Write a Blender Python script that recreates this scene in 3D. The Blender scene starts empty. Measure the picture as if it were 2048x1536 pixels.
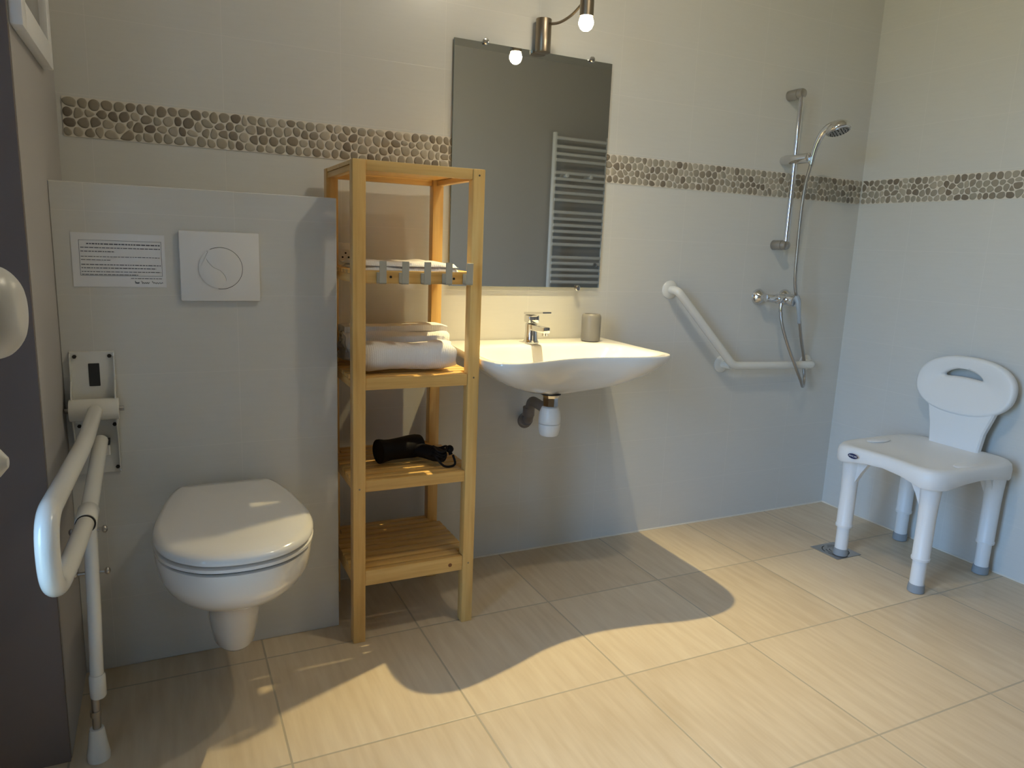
import bpy, bmesh, math, random
from mathutils import Vector, Matrix
random.seed(7)
C = bpy.context.scene.collection
PI = math.pi
R = math.radians

# ------------------------------------------------------------------ helpers
def smooth(me, ang=35):
    for p in me.polygons: p.use_smooth = True
    me.set_sharp_from_angle(angle=R(ang))
def obj(name, bm, m, parent=None, label=None, cat=None, group=None, kind=None, ang=35, rc=True):
    if rc: bmesh.ops.recalc_face_normals(bm, faces=bm.faces)
    me = bpy.data.meshes.new(name); bm.to_mesh(me); bm.free()
    for mm in (m if isinstance(m, (list, tuple)) else [m]): me.materials.append(mm)
    smooth(me, ang)
    o = bpy.data.objects.new(name, me); C.objects.link(o)
    if parent is not None:
        o.parent = parent
        w = parent.location.copy(); pp = parent.parent
        while pp: w += pp.location; pp = pp.parent
        for v in me.vertices: v.co -= w
    if label: o['label'] = label
    if cat: o['category'] = cat
    if group: o['group'] = group
    if kind: o['kind'] = kind
    return o
def thing(name, label, cat, loc, group=None, kind=None):
    o = bpy.data.objects.new(name, None); C.objects.link(o); o.location = loc
    o.empty_display_size = .05
    if label: o['label'] = label
    if cat: o['category'] = cat
    if group: o['group'] = group
    if kind: o['kind'] = kind
    return o
def box(bm, x0, x1, y0, y1, z0, z1, bev=0, seg=2, mat=0):
    vs = [bm.verts.new((x, y, z)) for x in (x0, x1) for y in (y0, y1) for z in (z0, z1)]
    fs = [(0,1,3,2),(4,6,7,5),(0,4,5,1),(2,3,7,6),(0,2,6,4),(1,5,7,3)]
    F = [bm.faces.new([vs[i] for i in f]) for f in fs]
    for f in F: f.material_index = mat
    if bev:
        es = list({e for f in F for e in f.edges})
        bmesh.ops.bevel(bm, geom=es, offset=bev, segments=seg, affect='EDGES', profile=.5)
    return F
def frame(t):
    t = Vector(t).normalized()
    u = Vector((0,0,1)) if abs(t.z) < .9 else Vector((1,0,0))
    a = t.cross(u).normalized(); return a, t.cross(a).normalized()
def tube(bm, pts, rad, n=16, cap=True, mat=0):
    pts = [Vector(p) for p in pts]
    if not isinstance(rad, (list, tuple)): rad = [rad]*len(pts)
    rings = []; a = None
    for i, p in enumerate(pts):
        t = (pts[min(i+1, len(pts)-1)] - pts[max(i-1, 0)]).normalized()
        if a is None: a, b = frame(t)
        else:
            a = (a - t*a.dot(t)).normalized(); b = t.cross(a).normalized()
        rings.append([bm.verts.new(p + rad[i]*(math.cos(2*PI*k/n)*a + math.sin(2*PI*k/n)*b)) for k in range(n)])
    loft(bm, rings, cap, mat)
def loft(bm, rings, cap=True, mat=0, close=True):
    for r0, r1 in zip(rings, rings[1:]):
        n = len(r0)
        for k in range(n if close else n-1):
            f = bm.faces.new((r0[k], r0[(k+1)%n], r1[(k+1)%n], r1[k])); f.material_index = mat
    if cap:
        for r in (rings[0], rings[-1]):
            try: f = bm.faces.new(r); f.material_index = mat
            except ValueError: pass
def lathe(bm, prof, o=(0,0,0), axis=(0,0,1), n=32, cap=True, mat=0):
    t = Vector(axis).normalized(); a, b = frame(t); o = Vector(o)
    rings = [[bm.verts.new(o + t*h + max(r, 1e-4)*(math.cos(2*PI*k/n)*a + math.sin(2*PI*k/n)*b)) for k in range(n)] for r, h in prof]
    loft(bm, rings, cap, mat)
def cyl(bm, p0, p1, r, n=24, bev=0.0, mat=0):
    p0, p1 = Vector(p0), Vector(p1); L = (p1-p0).length
    pr = [(r, 0), (r, L)] if not bev else [(r-bev, 0), (r-bev*.3, bev*.3), (r, bev), (r, L-bev), (r-bev*.3, L-bev*.3), (r-bev, L)]
    lathe(bm, pr, p0, p1-p0, n, True, mat)
def arc(pts, rad, n=6):
    """round the corners of a polyline"""
    P = [Vector(p) for p in pts]; out = [P[0]]
    for i in range(1, len(P)-1):
        a, b, c = P[i-1], P[i], P[i+1]
        u = (a-b).normalized(); w = (c-b).normalized()
        d = min(rad, (a-b).length*.49, (c-b).length*.49)
        s, e = b+u*d, b+w*d
        for k in range(n+1):
            t = k/n; out.append((1-t)**2*s + 2*t*(1-t)*b + t*t*e)
    out.append(P[-1]); return out
def catmull(P, n=8, closed=False):
    P = [Vector(p) for p in P]; N = len(P); out = []
    rng = range(N if closed else N-1)
    for i in rng:
        g = (lambda j: P[j % N]) if closed else (lambda j: P[max(0, min(N-1, j))])
        p0, p1, p2, p3 = g(i-1), g(i), g(i+1), g(i+2)
        for k in range(n):
            t = k/n
            out.append(.5*((2*p1) + (p2-p0)*t + (2*p0-5*p1+4*p2-p3)*t*t + (3*p1-p0-3*p2+p3)*t**3))
    if not closed: out.append(P[-1])
    return out
def ellipsoid(bm, c, rx, ry, rz, nu=20, nv=12, mat=0):
    rings = []
    for i in range(nv+1):
        th = PI*i/nv*.998+.001*PI
        rings.append([bm.verts.new((c[0]+rx*math.sin(th)*math.cos(2*PI*k/nu), c[1]+ry*math.sin(th)*math.sin(2*PI*k/nu), c[2]+rz*math.cos(th))) for k in range(nu)])
    loft(bm, rings, True, mat)

# ------------------------------------------------------------------ materials
def mat(name, col, rough=.5, metal=0, coat=0, spec=.5, trans=0, emis=None, es=0, sub=0):
    m = bpy.data.materials.new(name); m.use_nodes = True
    b = m.node_tree.nodes['Principled BSDF']
    b.inputs['Base Color'].default_value = (*col, 1); b.inputs['Roughness'].default_value = rough
    b.inputs['Metallic'].default_value = metal; b.inputs['Coat Weight'].default_value = coat
    b.inputs['Specular IOR Level'].default_value = spec
    if trans: b.inputs['Transmission Weight'].default_value = trans
    if sub: b.inputs['Subsurface Weight'].default_value = sub; b.inputs['Subsurface Radius'].default_value = (.02,.02,.02)
    if emis: b.inputs['Emission Color'].default_value = (*emis, 1); b.inputs['Emission Strength'].default_value = es
    return m
class NT:
    def __init__(s, m): s.t = m.node_tree; s.b = s.t.nodes['Principled BSDF']
    def n(s, ty, **k):
        x = s.t.nodes.new(ty)
        for a, v in k.items(): setattr(x, a, v)
        return x
    def l(s, a, b): s.t.links.new(a, b)
    def math(s, op, a, b=None, c=None):
        x = s.n('ShaderNodeMath', operation=op)
        for i, v in enumerate((a, b, c)):
            if v is None: continue
            if isinstance(v, (int, float)): x.inputs[i].default_value = v
            else: s.l(v, x.inputs[i])
        return x.outputs[0]
    def pos(s):
        g = s.n('ShaderNodeNewGeometry'); sp = s.n('ShaderNodeSeparateXYZ'); s.l(g.outputs['Position'], sp.inputs[0]); return g.outputs['Position'], sp
    def line(s, v, off, per, w):
        """1 on a grout line every per metres, else 0"""
        a = s.math('SUBTRACT', v, off-per/2); a = s.math('DIVIDE', a, per); a = s.math('FRACT', a)
        a = s.math('SUBTRACT', a, .5); a = s.math('ABSOLUTE', a); a = s.math('MULTIPLY', a, per)
        mr = s.n('ShaderNodeMapRange'); s.l(a, mr.inputs[0])
        mr.inputs[1].default_value = w*.35; mr.inputs[2].default_value = w*.65; mr.inputs[3].default_value = 1; mr.inputs[4].default_value = 0
        return mr.outputs[0]
    def noise(s, vec, scale, mp=(1,1,1), det=4):
        m = s.n('ShaderNodeMapping'); m.inputs['Scale'].default_value = mp; s.l(vec, m.inputs[0])
        x = s.n('ShaderNodeTexNoise'); x.inputs['Scale'].default_value = scale; x.inputs['Detail'].default_value = det; s.l(m.outputs[0], x.inputs[0])
        return x.outputs['Fac']
    def ramp(s, f, stops):
        r = s.n('ShaderNodeValToRGB'); e = r.color_ramp.elements
        while len(e) < len(stops): e.new(.5)
        for i, (p, c) in enumerate(stops): e[i].position = p; e[i].color = (*c, 1)
        s.l(f, r.inputs[0]); return r.outputs[0]
    def mix(s, f, a, b):
        x = s.n('ShaderNodeMix', data_type='RGBA')
        if isinstance(f, (int, float)): x.inputs[0].default_value = f
        else: s.l(f, x.inputs[0])
        for i, v in ((6, a), (7, b)):
            if isinstance(v, tuple): x.inputs[i].default_value = (*v, 1)
            else: s.l(v, x.inputs[i])
        return x.outputs[2]
    def bump(s, h, strength=.3, dist=.001):
        x = s.n('ShaderNodeBump'); x.inputs['Strength'].default_value = strength; x.inputs['Distance'].default_value = dist
        s.l(h, x.inputs['Height']); s.l(x.outputs[0], s.b.inputs['Normal'])

TILE = (.655, .648, .605)
def tile_mat(name, axis, x0, zoff=True):
    m = mat(name, TILE, .28, spec=.45); t = NT(m); P, sp = t.pos()
    u = sp.outputs[axis]; z = sp.outputs[2]
    lx = t.line(u, x0, .335, .0017)
    up = t.math('GREATER_THAN', z, 1.45); zz = t.math('SUBTRACT', z, t.math('MULTIPLY', up, .107))
    lz = t.line(zz, 0, .20, .0017)
    ln = t.math('MAXIMUM', lx, lz)
    nz = t.noise(P, 9, (1, 1, 14)); 
    c = t.ramp(nz, [(.3, tuple(k*.975 for k in TILE)), (.7, TILE)])
    t.l(t.mix(ln, c, (.71, .695, .65)), t.b.inputs['Base Color'])
    h = t.math('SUBTRACT', t.math('MULTIPLY', nz, .12), t.math('MULTIPLY', ln, .3))
    t.bump(h, .35, .0008)
    return m
M = {}
M['tile_back'] = tile_mat('wall_tile_back', 0, -1.305)
M['tile_side'] = tile_mat('wall_tile_side', 1, -.26)
M['tile_box'] = tile_mat('wall_tile_box', 0, -2.652)
M['paint'] = mat('off_white_wall_paint', (.42, .40, .385), .6)
t = NT(M['paint']); P, sp = t.pos(); t.bump(t.noise(P, 160), .12, .0006)
M['grey_paint'] = mat('grey_wall_paint', (.50, .48, .45), .6)
t = NT(M['grey_paint']); P, sp = t.pos(); t.bump(t.noise(P, 160), .12, .0006)
M['jamb'] = mat('shade_toned_jamb', (.17, .135, .12), .5)  # base colour darkened so the window reveal reads as unlit
M['ceil'] = mat('ceiling_paint', (.62, .60, .56), .8)
t = NT(M['ceil']); P, sp = t.pos(); t.bump(t.noise(P, 120), .1, .0006)
# floor
m = mat('beige_floor_tile', (.6, .5, .37), .38, spec=.4); t = NT(m); P, sp = t.pos()
n1 = t.noise(P, 5, (9, .9, 1), 6); n2 = t.noise(P, 1.7, (1, 1, 1), 3)
tx = t.math('FLOOR', t.math('DIVIDE', t.math('ADD', sp.outputs[0], 2.615), .4475)); ty = t.math('FLOOR', t.math('DIVIDE', t.math('ADD', sp.outputs[1], .402), .4515))
wn = t.n('ShaderNodeTexWhiteNoise', noise_dimensions='2D'); cb = t.n('ShaderNodeCombineXYZ'); t.l(tx, cb.inputs[0]); t.l(ty, cb.inputs[1]); t.l(cb.outputs[0], wn.inputs[0])
f = t.math('ADD', t.math('MULTIPLY', n1, .55), t.math('ADD', t.math('MULTIPLY', n2, .3), t.math('MULTIPLY', wn.outputs[0], .15)))
c = t.ramp(f, [(.3, (.55, .43, .28)), (.52, (.65, .53, .37)), (.75, (.74, .63, .46))])
ln = t.math('MAXIMUM', t.line(sp.outputs[0], -2.615, .4475, .005), t.line(sp.outputs[1], -.402, .4515, .005))
t.l(t.mix(ln, c, (.43, .37, .27)), t.b.inputs['Base Color'])
t.bump(t.math('SUBTRACT', t.math('MULTIPLY', n1, .15), ln), .4, .001)
M['floor'] = m
M['grout'] = mat('pale_pebble_grout', (.74, .69, .60), .75)
# pebbles : a natural tone for every stone
m = mat('river_pebbles', (.4, .36, .3), .42, spec=.4); t = NT(m); g = t.n('ShaderNodeNewGeometry')
P, sp = t.pos()
c = t.ramp(g.outputs['Random Per Island'], [(0, (.16, .125, .09)), (.14, (.23, .19, .14)), (.36, (.31, .265, .20)), (.6, (.35, .32, .25)), (.8, (.41, .36, .28)), (1, (.49, .44, .35))])
nz = t.noise(P, 220, (1, 1, 1), 5)
t.l(t.mix(t.math('MULTIPLY', nz, .35), c, (.30, .27, .22)), t.b.inputs['Base Color'])
M['pebble'] = m
# pine, grain along an axis
def pine(name, ax):
    m = mat(name, (.7, .5, .25), .38, spec=.45, coat=.25); m.node_tree.nodes['Principled BSDF'].inputs['Coat Roughness'].default_value = .25
    t = NT(m); P, sp = t.pos(); s = [14, 14, 14]; s[ax] = .9
    n1 = t.noise(P, 6, tuple(s), 6); s2 = [3, 3, 3]; s2[ax] = .6; n2 = t.noise(P, 5, tuple(s2), 2)
    f = t.math('ADD', t.math('MULTIPLY', n1, .65), t.math('MULTIPLY', n2, .35))
    t.l(t.ramp(f, [(.3, (.60, .33, .09)), (.5, (.73, .45, .145)), (.72, (.80, .545, .205))]), t.b.inputs['Base Color'])
    t.bump(n1, .1, .0006); return m
M['px'], M['py'], M['pz'] = pine('pine_grain_crosswise', 0), pine('pine_grain_front_to_back', 1), pine('pine_grain_upright', 2)
M['knot'] = mat('dark_pine_knot', (.20, .07, .02), .5)
M['ceramic'] = mat('white_glazed_ceramic', (.80, .775, .73), .10, coat=.5, spec=.5)
M['lid'] = mat('white_seat_plastic', (.80, .78, .745), .12, coat=.3)
M['plastic'] = mat('white_plastic', (.80, .79, .76), .32)
M['plastic_matte'] = mat('white_moulded_plastic', (.82, .82, .80), .42)
M['enamel'] = mat('white_enamelled_tube', (.76, .745, .68), .22, coat=.3)
M['chrome'] = mat('chrome', (.72, .72, .73), .10, 1)
M['steel'] = mat('brushed_steel', (.46, .44, .42), .34, 1)
M['nickel'] = mat('satin_nickel', (.30, .25, .19), .36, 1)
M['dark'] = mat('dark_gap', (.015, .014, .013), .7)
M['rubber_gap'] = mat('dark_rubber_and_gap', (.025, .027, .03), .7)  # rubber pads and nozzles, also the painted-in shade of the seat gaps
M['mirror'] = mat('mirror_silver', (.90, .92, .90), .015, 1)
M['glass_edge'] = mat('mirror_edge', (.25, .32, .30), .2)
M['greyplastic'] = mat('grey_pvc', (.16, .14, .13), .4)
M['rubber'] = mat('grey_rubber', (.30, .32, .33), .6)
M['tumbler'] = mat('grey_tumbler_plastic', (.20, .19, .17), .42)
M['black'] = mat('black_dryer_plastic', (.006, .005, .006), .6, spec=.2)
M['towel'] = mat('white_terry_towel', (.80, .785, .77), .95, spec=.1)
t = NT(M['towel']); P, sp = t.pos(); t.bump(t.math('ADD', t.noise(P, 420), t.math('MULTIPLY', t.line(sp.outputs[0], 0, .006, .003), .4)), .55, .002)
M['paper'] = mat('printed_paper', (.78, .79, .80), .35, coat=.3)
M['ink'] = mat('dark_blue_ink', (.10, .11, .14), .6)
M['badge'] = mat('navy_badge', (.012, .02, .09), .3)
M['lever'] = mat('frosted_lever', (.55, .60, .64), .25, trans=.5)
M['hook'] = mat('grey_hook_metal', (.42, .38, .29), .6)
M['pvc'] = mat('white_window_pvc', (.8, .8, .8), .35)
M['bulb'] = mat('glowing_bulb', (1, .95, .85), .4, emis=(1, .86, .62), es=30)
M['ceil_lamp'] = mat('glowing_ceiling_dome', (1, .95, .85), .5, emis=(1, .86, .62), es=3)
M['frame_panel'] = mat('grey_glazed_panel', (.24, .235, .225), .15)
# window glass : clear pane with a faint reflection
m = bpy.data.materials.new('clear_window_glass'); m.use_nodes = True; nt = m.node_tree; nt.nodes.clear()
o_ = nt.nodes.new('ShaderNodeOutputMaterial'); mx = nt.nodes.new('ShaderNodeMixShader'); tr = nt.nodes.new('ShaderNodeBsdfTransparent'); gl = nt.nodes.new('ShaderNodeBsdfGlossy'); gl.inputs['Roughness'].default_value = .02
fr = nt.nodes.new('ShaderNodeFresnel'); nt.links.new(fr.outputs[0], mx.inputs[0]); nt.links.new(tr.outputs[0], mx.inputs[1]); nt.links.new(gl.outputs[0], mx.inputs[2]); nt.links.new(mx.outputs[0], o_.inputs[0])
M['glass'] = m

# ------------------------------------------------------------------ the room
XL, XR, H = -3.058, 0.0, 2.50
YF = -2.70
BD, BH, BX = .30, 1.266, -2.39          # boxed-in cistern wall: depth, height, right edge
ZB, ZT = 1.398, 1.50                    # pebble border
def slab(name, b, m, kind='structure'):
    bm = bmesh.new(); box(bm, *b); return obj(name, bm, m, kind=kind)
slab('floor', (-3.55, 1.1, YF-1.3, .1, -.1, 0), M['floor'])
slab('ceiling', (-3.55, 1.1, YF-1.3, .1, H, H+.1), M['ceil'])
slab('wall_back', (XL-.1, 1.1, 0, .1, 0, H), M['tile_back'])
slab('wall_right', (XR, .1, -1.45, 0, 0, H), M['tile_side'])
slab('wall_alcove', (.1, 1.0, -1.45, -1.35, 0, H), M['grey_paint'])
slab('wall_alcove_end', (1.0, 1.1, YF, -1.35, 0, H), M['grey_paint'])
# left wall with the tall glazed opening
WY0, WY1, WH = -1.98, -.66, 2.14
bm = bmesh.new()
box(bm, -3.5, XL, WY1+.012, 0, 0, H)
box(bm, -3.5, XL, YF, WY0, 0, H)
box(bm, -3.5, XL, WY0, WY1, WH, H)
obj('wall_left', bm, M['paint'], kind='structure')
slab('trim_5', (-3.5, XL-.001, WY1, WY1+.012, 0, WH), M['jamb'])  # thin facing that carries the reveal's shade as dark colour
# front wall with doorway to a passage
DX0, DX1, DH = -2.985, -2.13, 2.04
bm = bmesh.new()
box(bm, -3.5, DX0, YF-.1, YF, 0, H); box(bm, DX1, 1.1, YF-.1, YF, 0, H); box(bm, DX0, DX1, YF-.1, YF, DH, H)
obj('wall_front', bm, M['grey_paint'], kind='structure')
bm = bmesh.new()
box(bm, -3.5, -3.4, YF-1.2, YF-.1, 0, H); box(bm, -1.5, -1.4, YF-1.2, YF-.1, 0, H); box(bm, -3.5, -1.4, YF-1.3, YF-1.2, 0, H)
obj('wall_passage', bm, M['paint'], kind='structure')
bm = bmesh.new(); box(bm, XL, BX, -BD, 0, 0, BH, .002, 1)
obj('wall_cistern', bm, M['tile_box'], kind='structure')
# joints
bm = bmesh.new(); tube(bm, [(BX, -.001, .001), (XR, -.001, .001)], .004, 8); obj('trim_3', bm, M['grout'], kind='structure')
bm = bmesh.new(); tube(bm, [(-.001, 0, .001), (-.001, -1.45, .001)], .004, 8); obj('trim_4', bm, M['grout'], kind='structure')

# glazed door-window in the left opening
WP = WY1
slab('wall_daylight_stop', (-3.5, -3.30, -1.16, WY1, 0, WH), M['jamb'])  # unseen panel added to keep daylight off the toilet side
WY1 = -1.16
w = thing('window_1', None, None, (-3.33, (WY0+WY1)/2, 0), kind='structure')
bm = bmesh.new(); x0, x1 = -3.36, -3.30; fw = .06
box(bm, x0, x1, WY0, WY0+fw, 0, WH); box(bm, x0, x1, WY1-fw, WY1, 0, WH); box(bm, x0, x1, WY0+fw, WY1-fw, 0, fw); box(bm, x0, x1, WY0+fw, WY1-fw, WH-fw, WH)
box(bm, x0, x1, (WY0+WY1)/2-.035, (WY0+WY1)/2+.035, fw, WH-fw)
obj('window_frame', bm, M['pvc'], w)
bm = bmesh.new(); box(bm, -3.333, -3.327, WY0+fw, WY1-fw, fw, WH-fw); obj('pane', bm, M['glass'], w)
bm = bmesh.new(); cyl(bm, (-3.30, -1.43, 1.05), (-3.26, -1.43, 1.05), .01); tube(bm, arc([(-3.262, -1.43, 1.05), (-3.25, -1.43, 1.05), (-3.25, -1.43, .93)], .01), .009, 12)
obj('window_handle', bm, M['pvc'], w)

# door leaf standing open along the left wall, with its knob
d = thing('door_1', None, None, (-2.9905, YF+.02, 0), kind='structure')
def P_(u, v, z):                        # along the leaf, out of its face, up
    a = R(90-2.6); e = Vector((math.cos(a), math.sin(a), 0)); nrm = Vector((math.sin(a), -math.cos(a), 0))
    return Vector((-2.9905, YF+.02, 0)) + e*u + nrm*v + Vector((0, 0, z))
bm = bmesh.new()
vs = [bm.verts.new(P_(u, v, z)) for u in (0, .83) for v in (-.04, 0) for z in (.008, 2.03)]
for f in [(0,1,3,2),(4,6,7,5),(0,4,5,1),(2,3,7,6),(0,2,6,4),(1,5,7,3)]: bm.faces.new([vs[i] for i in f])
obj('door_leaf', bm, M['pvc'], d)
kc = Vector((-2.9115, -1.881, 1.115)); kb = Vector((-2.9565, -1.881, 1.115))
bm = bmesh.new(); ax = P_(0, 1, 0)-P_(0, 0, 0)
lathe(bm, [(.026, 0), (.026, .004), (.010, .007), (.009, .028)]+[(p.x, p.y) for p in catmull([(.009, .028, 0), (.016, .034, 0), (.0235, .044, 0), (.0245, .052, 0), (.022, .060, 0), (.014, .066, 0), (.003, .0675, 0)], 5)], kb+ax*(-.002), ax, 48)
obj('door_knob', bm, M['plastic'], d)
bm = bmesh.new(); lathe(bm, [(.018, 0), (.018, .004), (.006, .006), (.006, .03), (.008, .036), (.008, .046), (.003, .05)], Vector((-2.9565, -1.872, 1.032)), ax, 20)
obj('lock_knob', bm, M['plastic'], d)

# ---- pebble border: packed rounded stones in grout
def pebbles(L, Ht, n, seed):
    rnd = random.Random(seed)
    pts = []
    rows = 4; cols = n//rows
    for r in range(rows):
        for c in range(cols):
            pts.append([(c+.5+(.25 if r % 2 else -.25)+rnd.uniform(-.42, .42))*L/cols, (r+.5+rnd.uniform(-.34, .34))*Ht/rows, 0])
    N = len(pts); wt = [rnd.uniform(-1, 1)*.00009 for _ in pts]
    def cells(gap):
        order = sorted(range(N), key=lambda i: pts[i][0]); out = [None]*N
        for oi, i in enumerate(order):
            x, y, _ = pts[i]
            poly = [(max(0, x-.05), 0), (min(L, x+.05), 0), (min(L, x+.05), Ht), (max(0, x-.05), Ht)]
            g = gap
            nb = [order[j] for j in range(max(0, oi-16), min(N, oi+17)) if order[j] != i]
            for j in nb:
                dx, dy = pts[j][0]-x, pts[j][1]-y; d2 = math.hypot(dx, dy)
                if d2 > .07 or d2 < 1e-6: continue
                ux, uy = dx/d2, dy/d2; lim = (d2*d2 + wt[i]-wt[j])/(2*d2) - g/2
                new = []
                for k in range(len(poly)):
                    a, b = poly[k-1], poly[k]
                    da = (a[0]-x)*ux+(a[1]-y)*uy-lim; db = (b[0]-x)*ux+(b[1]-y)*uy-lim
                    if (da < 0) != (db < 0):
                        tt = da/(da-db); new.append((a[0]+(b[0]-a[0])*tt, a[1]+(b[1]-a[1])*tt))
                    if db < 0: new.append(b)
                poly = new
                if len(poly) < 3: break
            out[i] = poly if len(poly) > 2 else None
        return out
    for it in range(2):
        for i, p in enumerate(cells(0)):
            if not p: continue
            A = cx = cy = 0
            for k in range(len(p)):
                a, b = p[k-1], p[k]; cr = a[0]*b[1]-b[0]*a[1]; A += cr; cx += (a[0]+b[0])*cr; cy += (a[1]+b[1])*cr
            if abs(A) > 1e-9: pts[i][0] += (cx/(3*A)-pts[i][0])*.7; pts[i][1] += (cy/(3*A)-pts[i][1])*.7
    res = []
    for p in cells(.0026):
        if not p: continue
        for _ in range(3):
            q = []
            for k in range(len(p)):
                a, b = p[k], p[(k+1) % len(p)]
                f = .3 if _ == 0 else .25
                q += [(a[0]*(1-f)+b[0]*f, a[1]*(1-f)+b[1]*f), (a[0]*f+b[0]*(1-f), a[1]*f+b[1]*(1-f))]
            p = q
            if len(p) > 40: break
        res.append(p)
    return res
def border(name, L, n, seed, fn):
    """fn(u, z, out) -> world point"""
    bm = bmesh.new(); B = 1
    a = [bm.verts.new(fn(u, z, o)) for o in (0, .0022) for (u, z) in ((0, ZB), (L, ZB), (L, ZT), (0, ZT))]
    for f in [(4,5,6,7),(0,1,5,4),(1,2,6,5),(2,3,7,6),(3,0,4,7)]: bm.faces.new([a[i] for i in f])
    for p in pebbles(L, ZT-ZB-.003, n, seed):
        cx = sum(q[0] for q in p)/len(p); cy = sum(q[1] for q in p)/len(p); rings = []
        for s, o in ((1, .0018), (.985, .0030), (.92, .0040), (.72, .0048), (.35, .0051)):
            rings.append([bm.verts.new(fn(cx+(q[0]-cx)*s, ZB+.0015+cy+(q[1]-cy)*s, o)) for q in p])
        loft(bm, rings, False, 1)
        bm.faces.new(rings[-1]).material_index = 1
    return obj(name, bm, [M['grout'], M['pebble']], kind='structure', ang=60)
border('trim_1', 3.04, 448, 3, lambda u, z, o: (-3.045+u, -o, z))
border('trim_2', 1.44, 214, 11, lambda u, z, o: (-o, -.008-u, z))

# ------------------------------------------------------------------ toilet
TX = -2.70
def egg(hw, back, front, hb, z, n=12, cx=TX):
    """closed outline: back edge half width hb at y=-back, widest hw, nose at y=-front"""
    Lh = front-back
    half = [(0, back), (hb*.75, back+.001), (hb, back+.02*min(1, Lh/.3)), (hb+(hw-hb)*.62, back+Lh*.27), (hw, back+Lh*.58), (hw*.87, back+Lh*.81), (hw*.5, back+Lh*.957), (0, front)]
    pts = half + [(-x, y) for x, y in half[-2:0:-1]]
    return [Vector((cx+x, -y, z)) for x, y, in [(p.x, p.y) for p in catmull([(a, b, 0) for a, b in pts], n, True)]]
def eggring(bm, *a, **k): return [bm.verts.new(p) for p in egg(*a, **k)]
t_ = thing('wall_hung_toilet', 'white wall-hung toilet with its lid closed, on the boxed wall', 'toilet', (TX, -BD, .10))
bm = bmesh.new()
sec = [0, (.046, .300, .545, .043, .122), (.053, .300, .560, .048, .135), (.060, .300, .575, .054, .18), (.066, .300, .592, .060, .225), (.076, .300, .612, .07, .266), (.094, .300, .645, .085, .287),
       (.118, .300, .69, .10, .308), (.141, .300, .738, .12, .334), (.158, .300, .778, .13, .366), (.170, .300, .803, .135, .400), (.174, .300, .815, .138, .440), (.174, .300, .816, .138, .452), (.168, .300, .808, .134, .457)]
loft(bm, [eggring(bm, a, b, c, dd, z) for a, b, c, dd, z in sec[1:]], True)
bowl = obj('bowl', bm, M['ceramic'], t_, ang=50)
for z0_, z1_ in ((.457, .4635), (.476, .483)):  # dark rings paint the shade in the gaps under seat and lid
    bm = bmesh.new(); loft(bm, [eggring(bm, .1705, .341, .812, .120, z0_), eggring(bm, .1705, .341, .816, .120, z1_)], True)
    obj('gap_shade_ring', bm, M['rubber_gap'], t_, ang=50)
bm = bmesh.new()
loft(bm, [eggring(bm, .168, .34, .815, .12, .4625), eggring(bm, .174, .335, .826, .124, .4645), eggring(bm, .1745, .335, .827, .124, .472), eggring(bm, .168, .34, .818, .12, .4750)], True)
obj('seat', bm, M['lid'], t_, ang=50)
bm = bmesh.new()
loft(bm, [eggring(bm, .168, .334, .822, .118, .4815), eggring(bm, .1735, .328, .834, .124, .4835), eggring(bm, .174, .327, .837, .125, .492), eggring(bm, .1695, .33, .832, .122, .4995), eggring(bm, .157, .34, .812, .112, .5045), eggring(bm, .12, .37, .76, .08, .5075), eggring(bm, .05, .45, .66, .03, .5085)], True)
obj('lid', bm, M['lid'], t_, ang=60)
for s in (-1, 1):
    bm = bmesh.new(); cyl(bm, (TX+s*.075-.02, -.325, .472), (TX+s*.075+.02, -.325, .472), .011, 16, .002); obj('hinge', bm, M['lid'], t_)

# flush plate
f_ = thing('flush_plate', 'square white dual flush plate above the toilet', 'flush plate', (-2.69, -BD, 1.075))
bm = bmesh.new(); box(bm, -2.786, -2.594, -BD-.011, -BD, .987, 1.163, .003, 2); obj('plate', bm, M['plastic'], f_)
cx, cz, r = -2.690, 1.071, .053
def S_pts(n):                          # wavy divide between the two buttons
    return [(-.016+.052*(math.sin(PI*(.5-t))*.0), 0) for t in range(n)]
div = catmull([(-.031, .043, 0), (-.034, .024, 0), (-.020, .004, 0), (.000, -.007, 0), (.012, -.025, 0), (.009, -.041, 0), (-.004, -.0528, 0)], 6)
def wire(bm, pts, w, y):
    tube(bm, [(cx+p[0], y, cz+p[1]) for p in pts], w, 6)
bm = bmesh.new(); wire(bm, [(r*math.cos(a), r*math.sin(a)) for a in [R(k) for k in range(-98, 122, 5)]], .0006, -BD-.0112); wire(bm, [(p.x, p.y) for p in div], .0006, -BD-.0112)
obj('button_gap', bm, M['rubber_gap'], f_)
def button(pts, name):
    bm = bmesh.new(); rings = []
    mx_ = sum(p[0] for p in pts)/len(pts); my_ = sum(p[1] for p in pts)/len(pts)
    for s, y in ((.985, .010), (.985, .0128), (.95, .0136)):
        rings.append([bm.verts.new((cx+mx_+(p[0]-mx_)*s, -BD-y, cz+my_+(p[1]-my_)*s)) for p in pts])
    loft(bm, rings, True); obj(name, bm, M['plastic'], f_, ang=50)
D = [(p.x, p.y) for p in div]
button([(r*math.cos(R(k)), r*math.sin(R(k))) for k in range(-92, 121, 6)] + D, 'large_button')
button([(r*math.cos(R(k)), r*math.sin(R(k))) for k in range(262, 122, -6)] + D, 'small_button')

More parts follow.
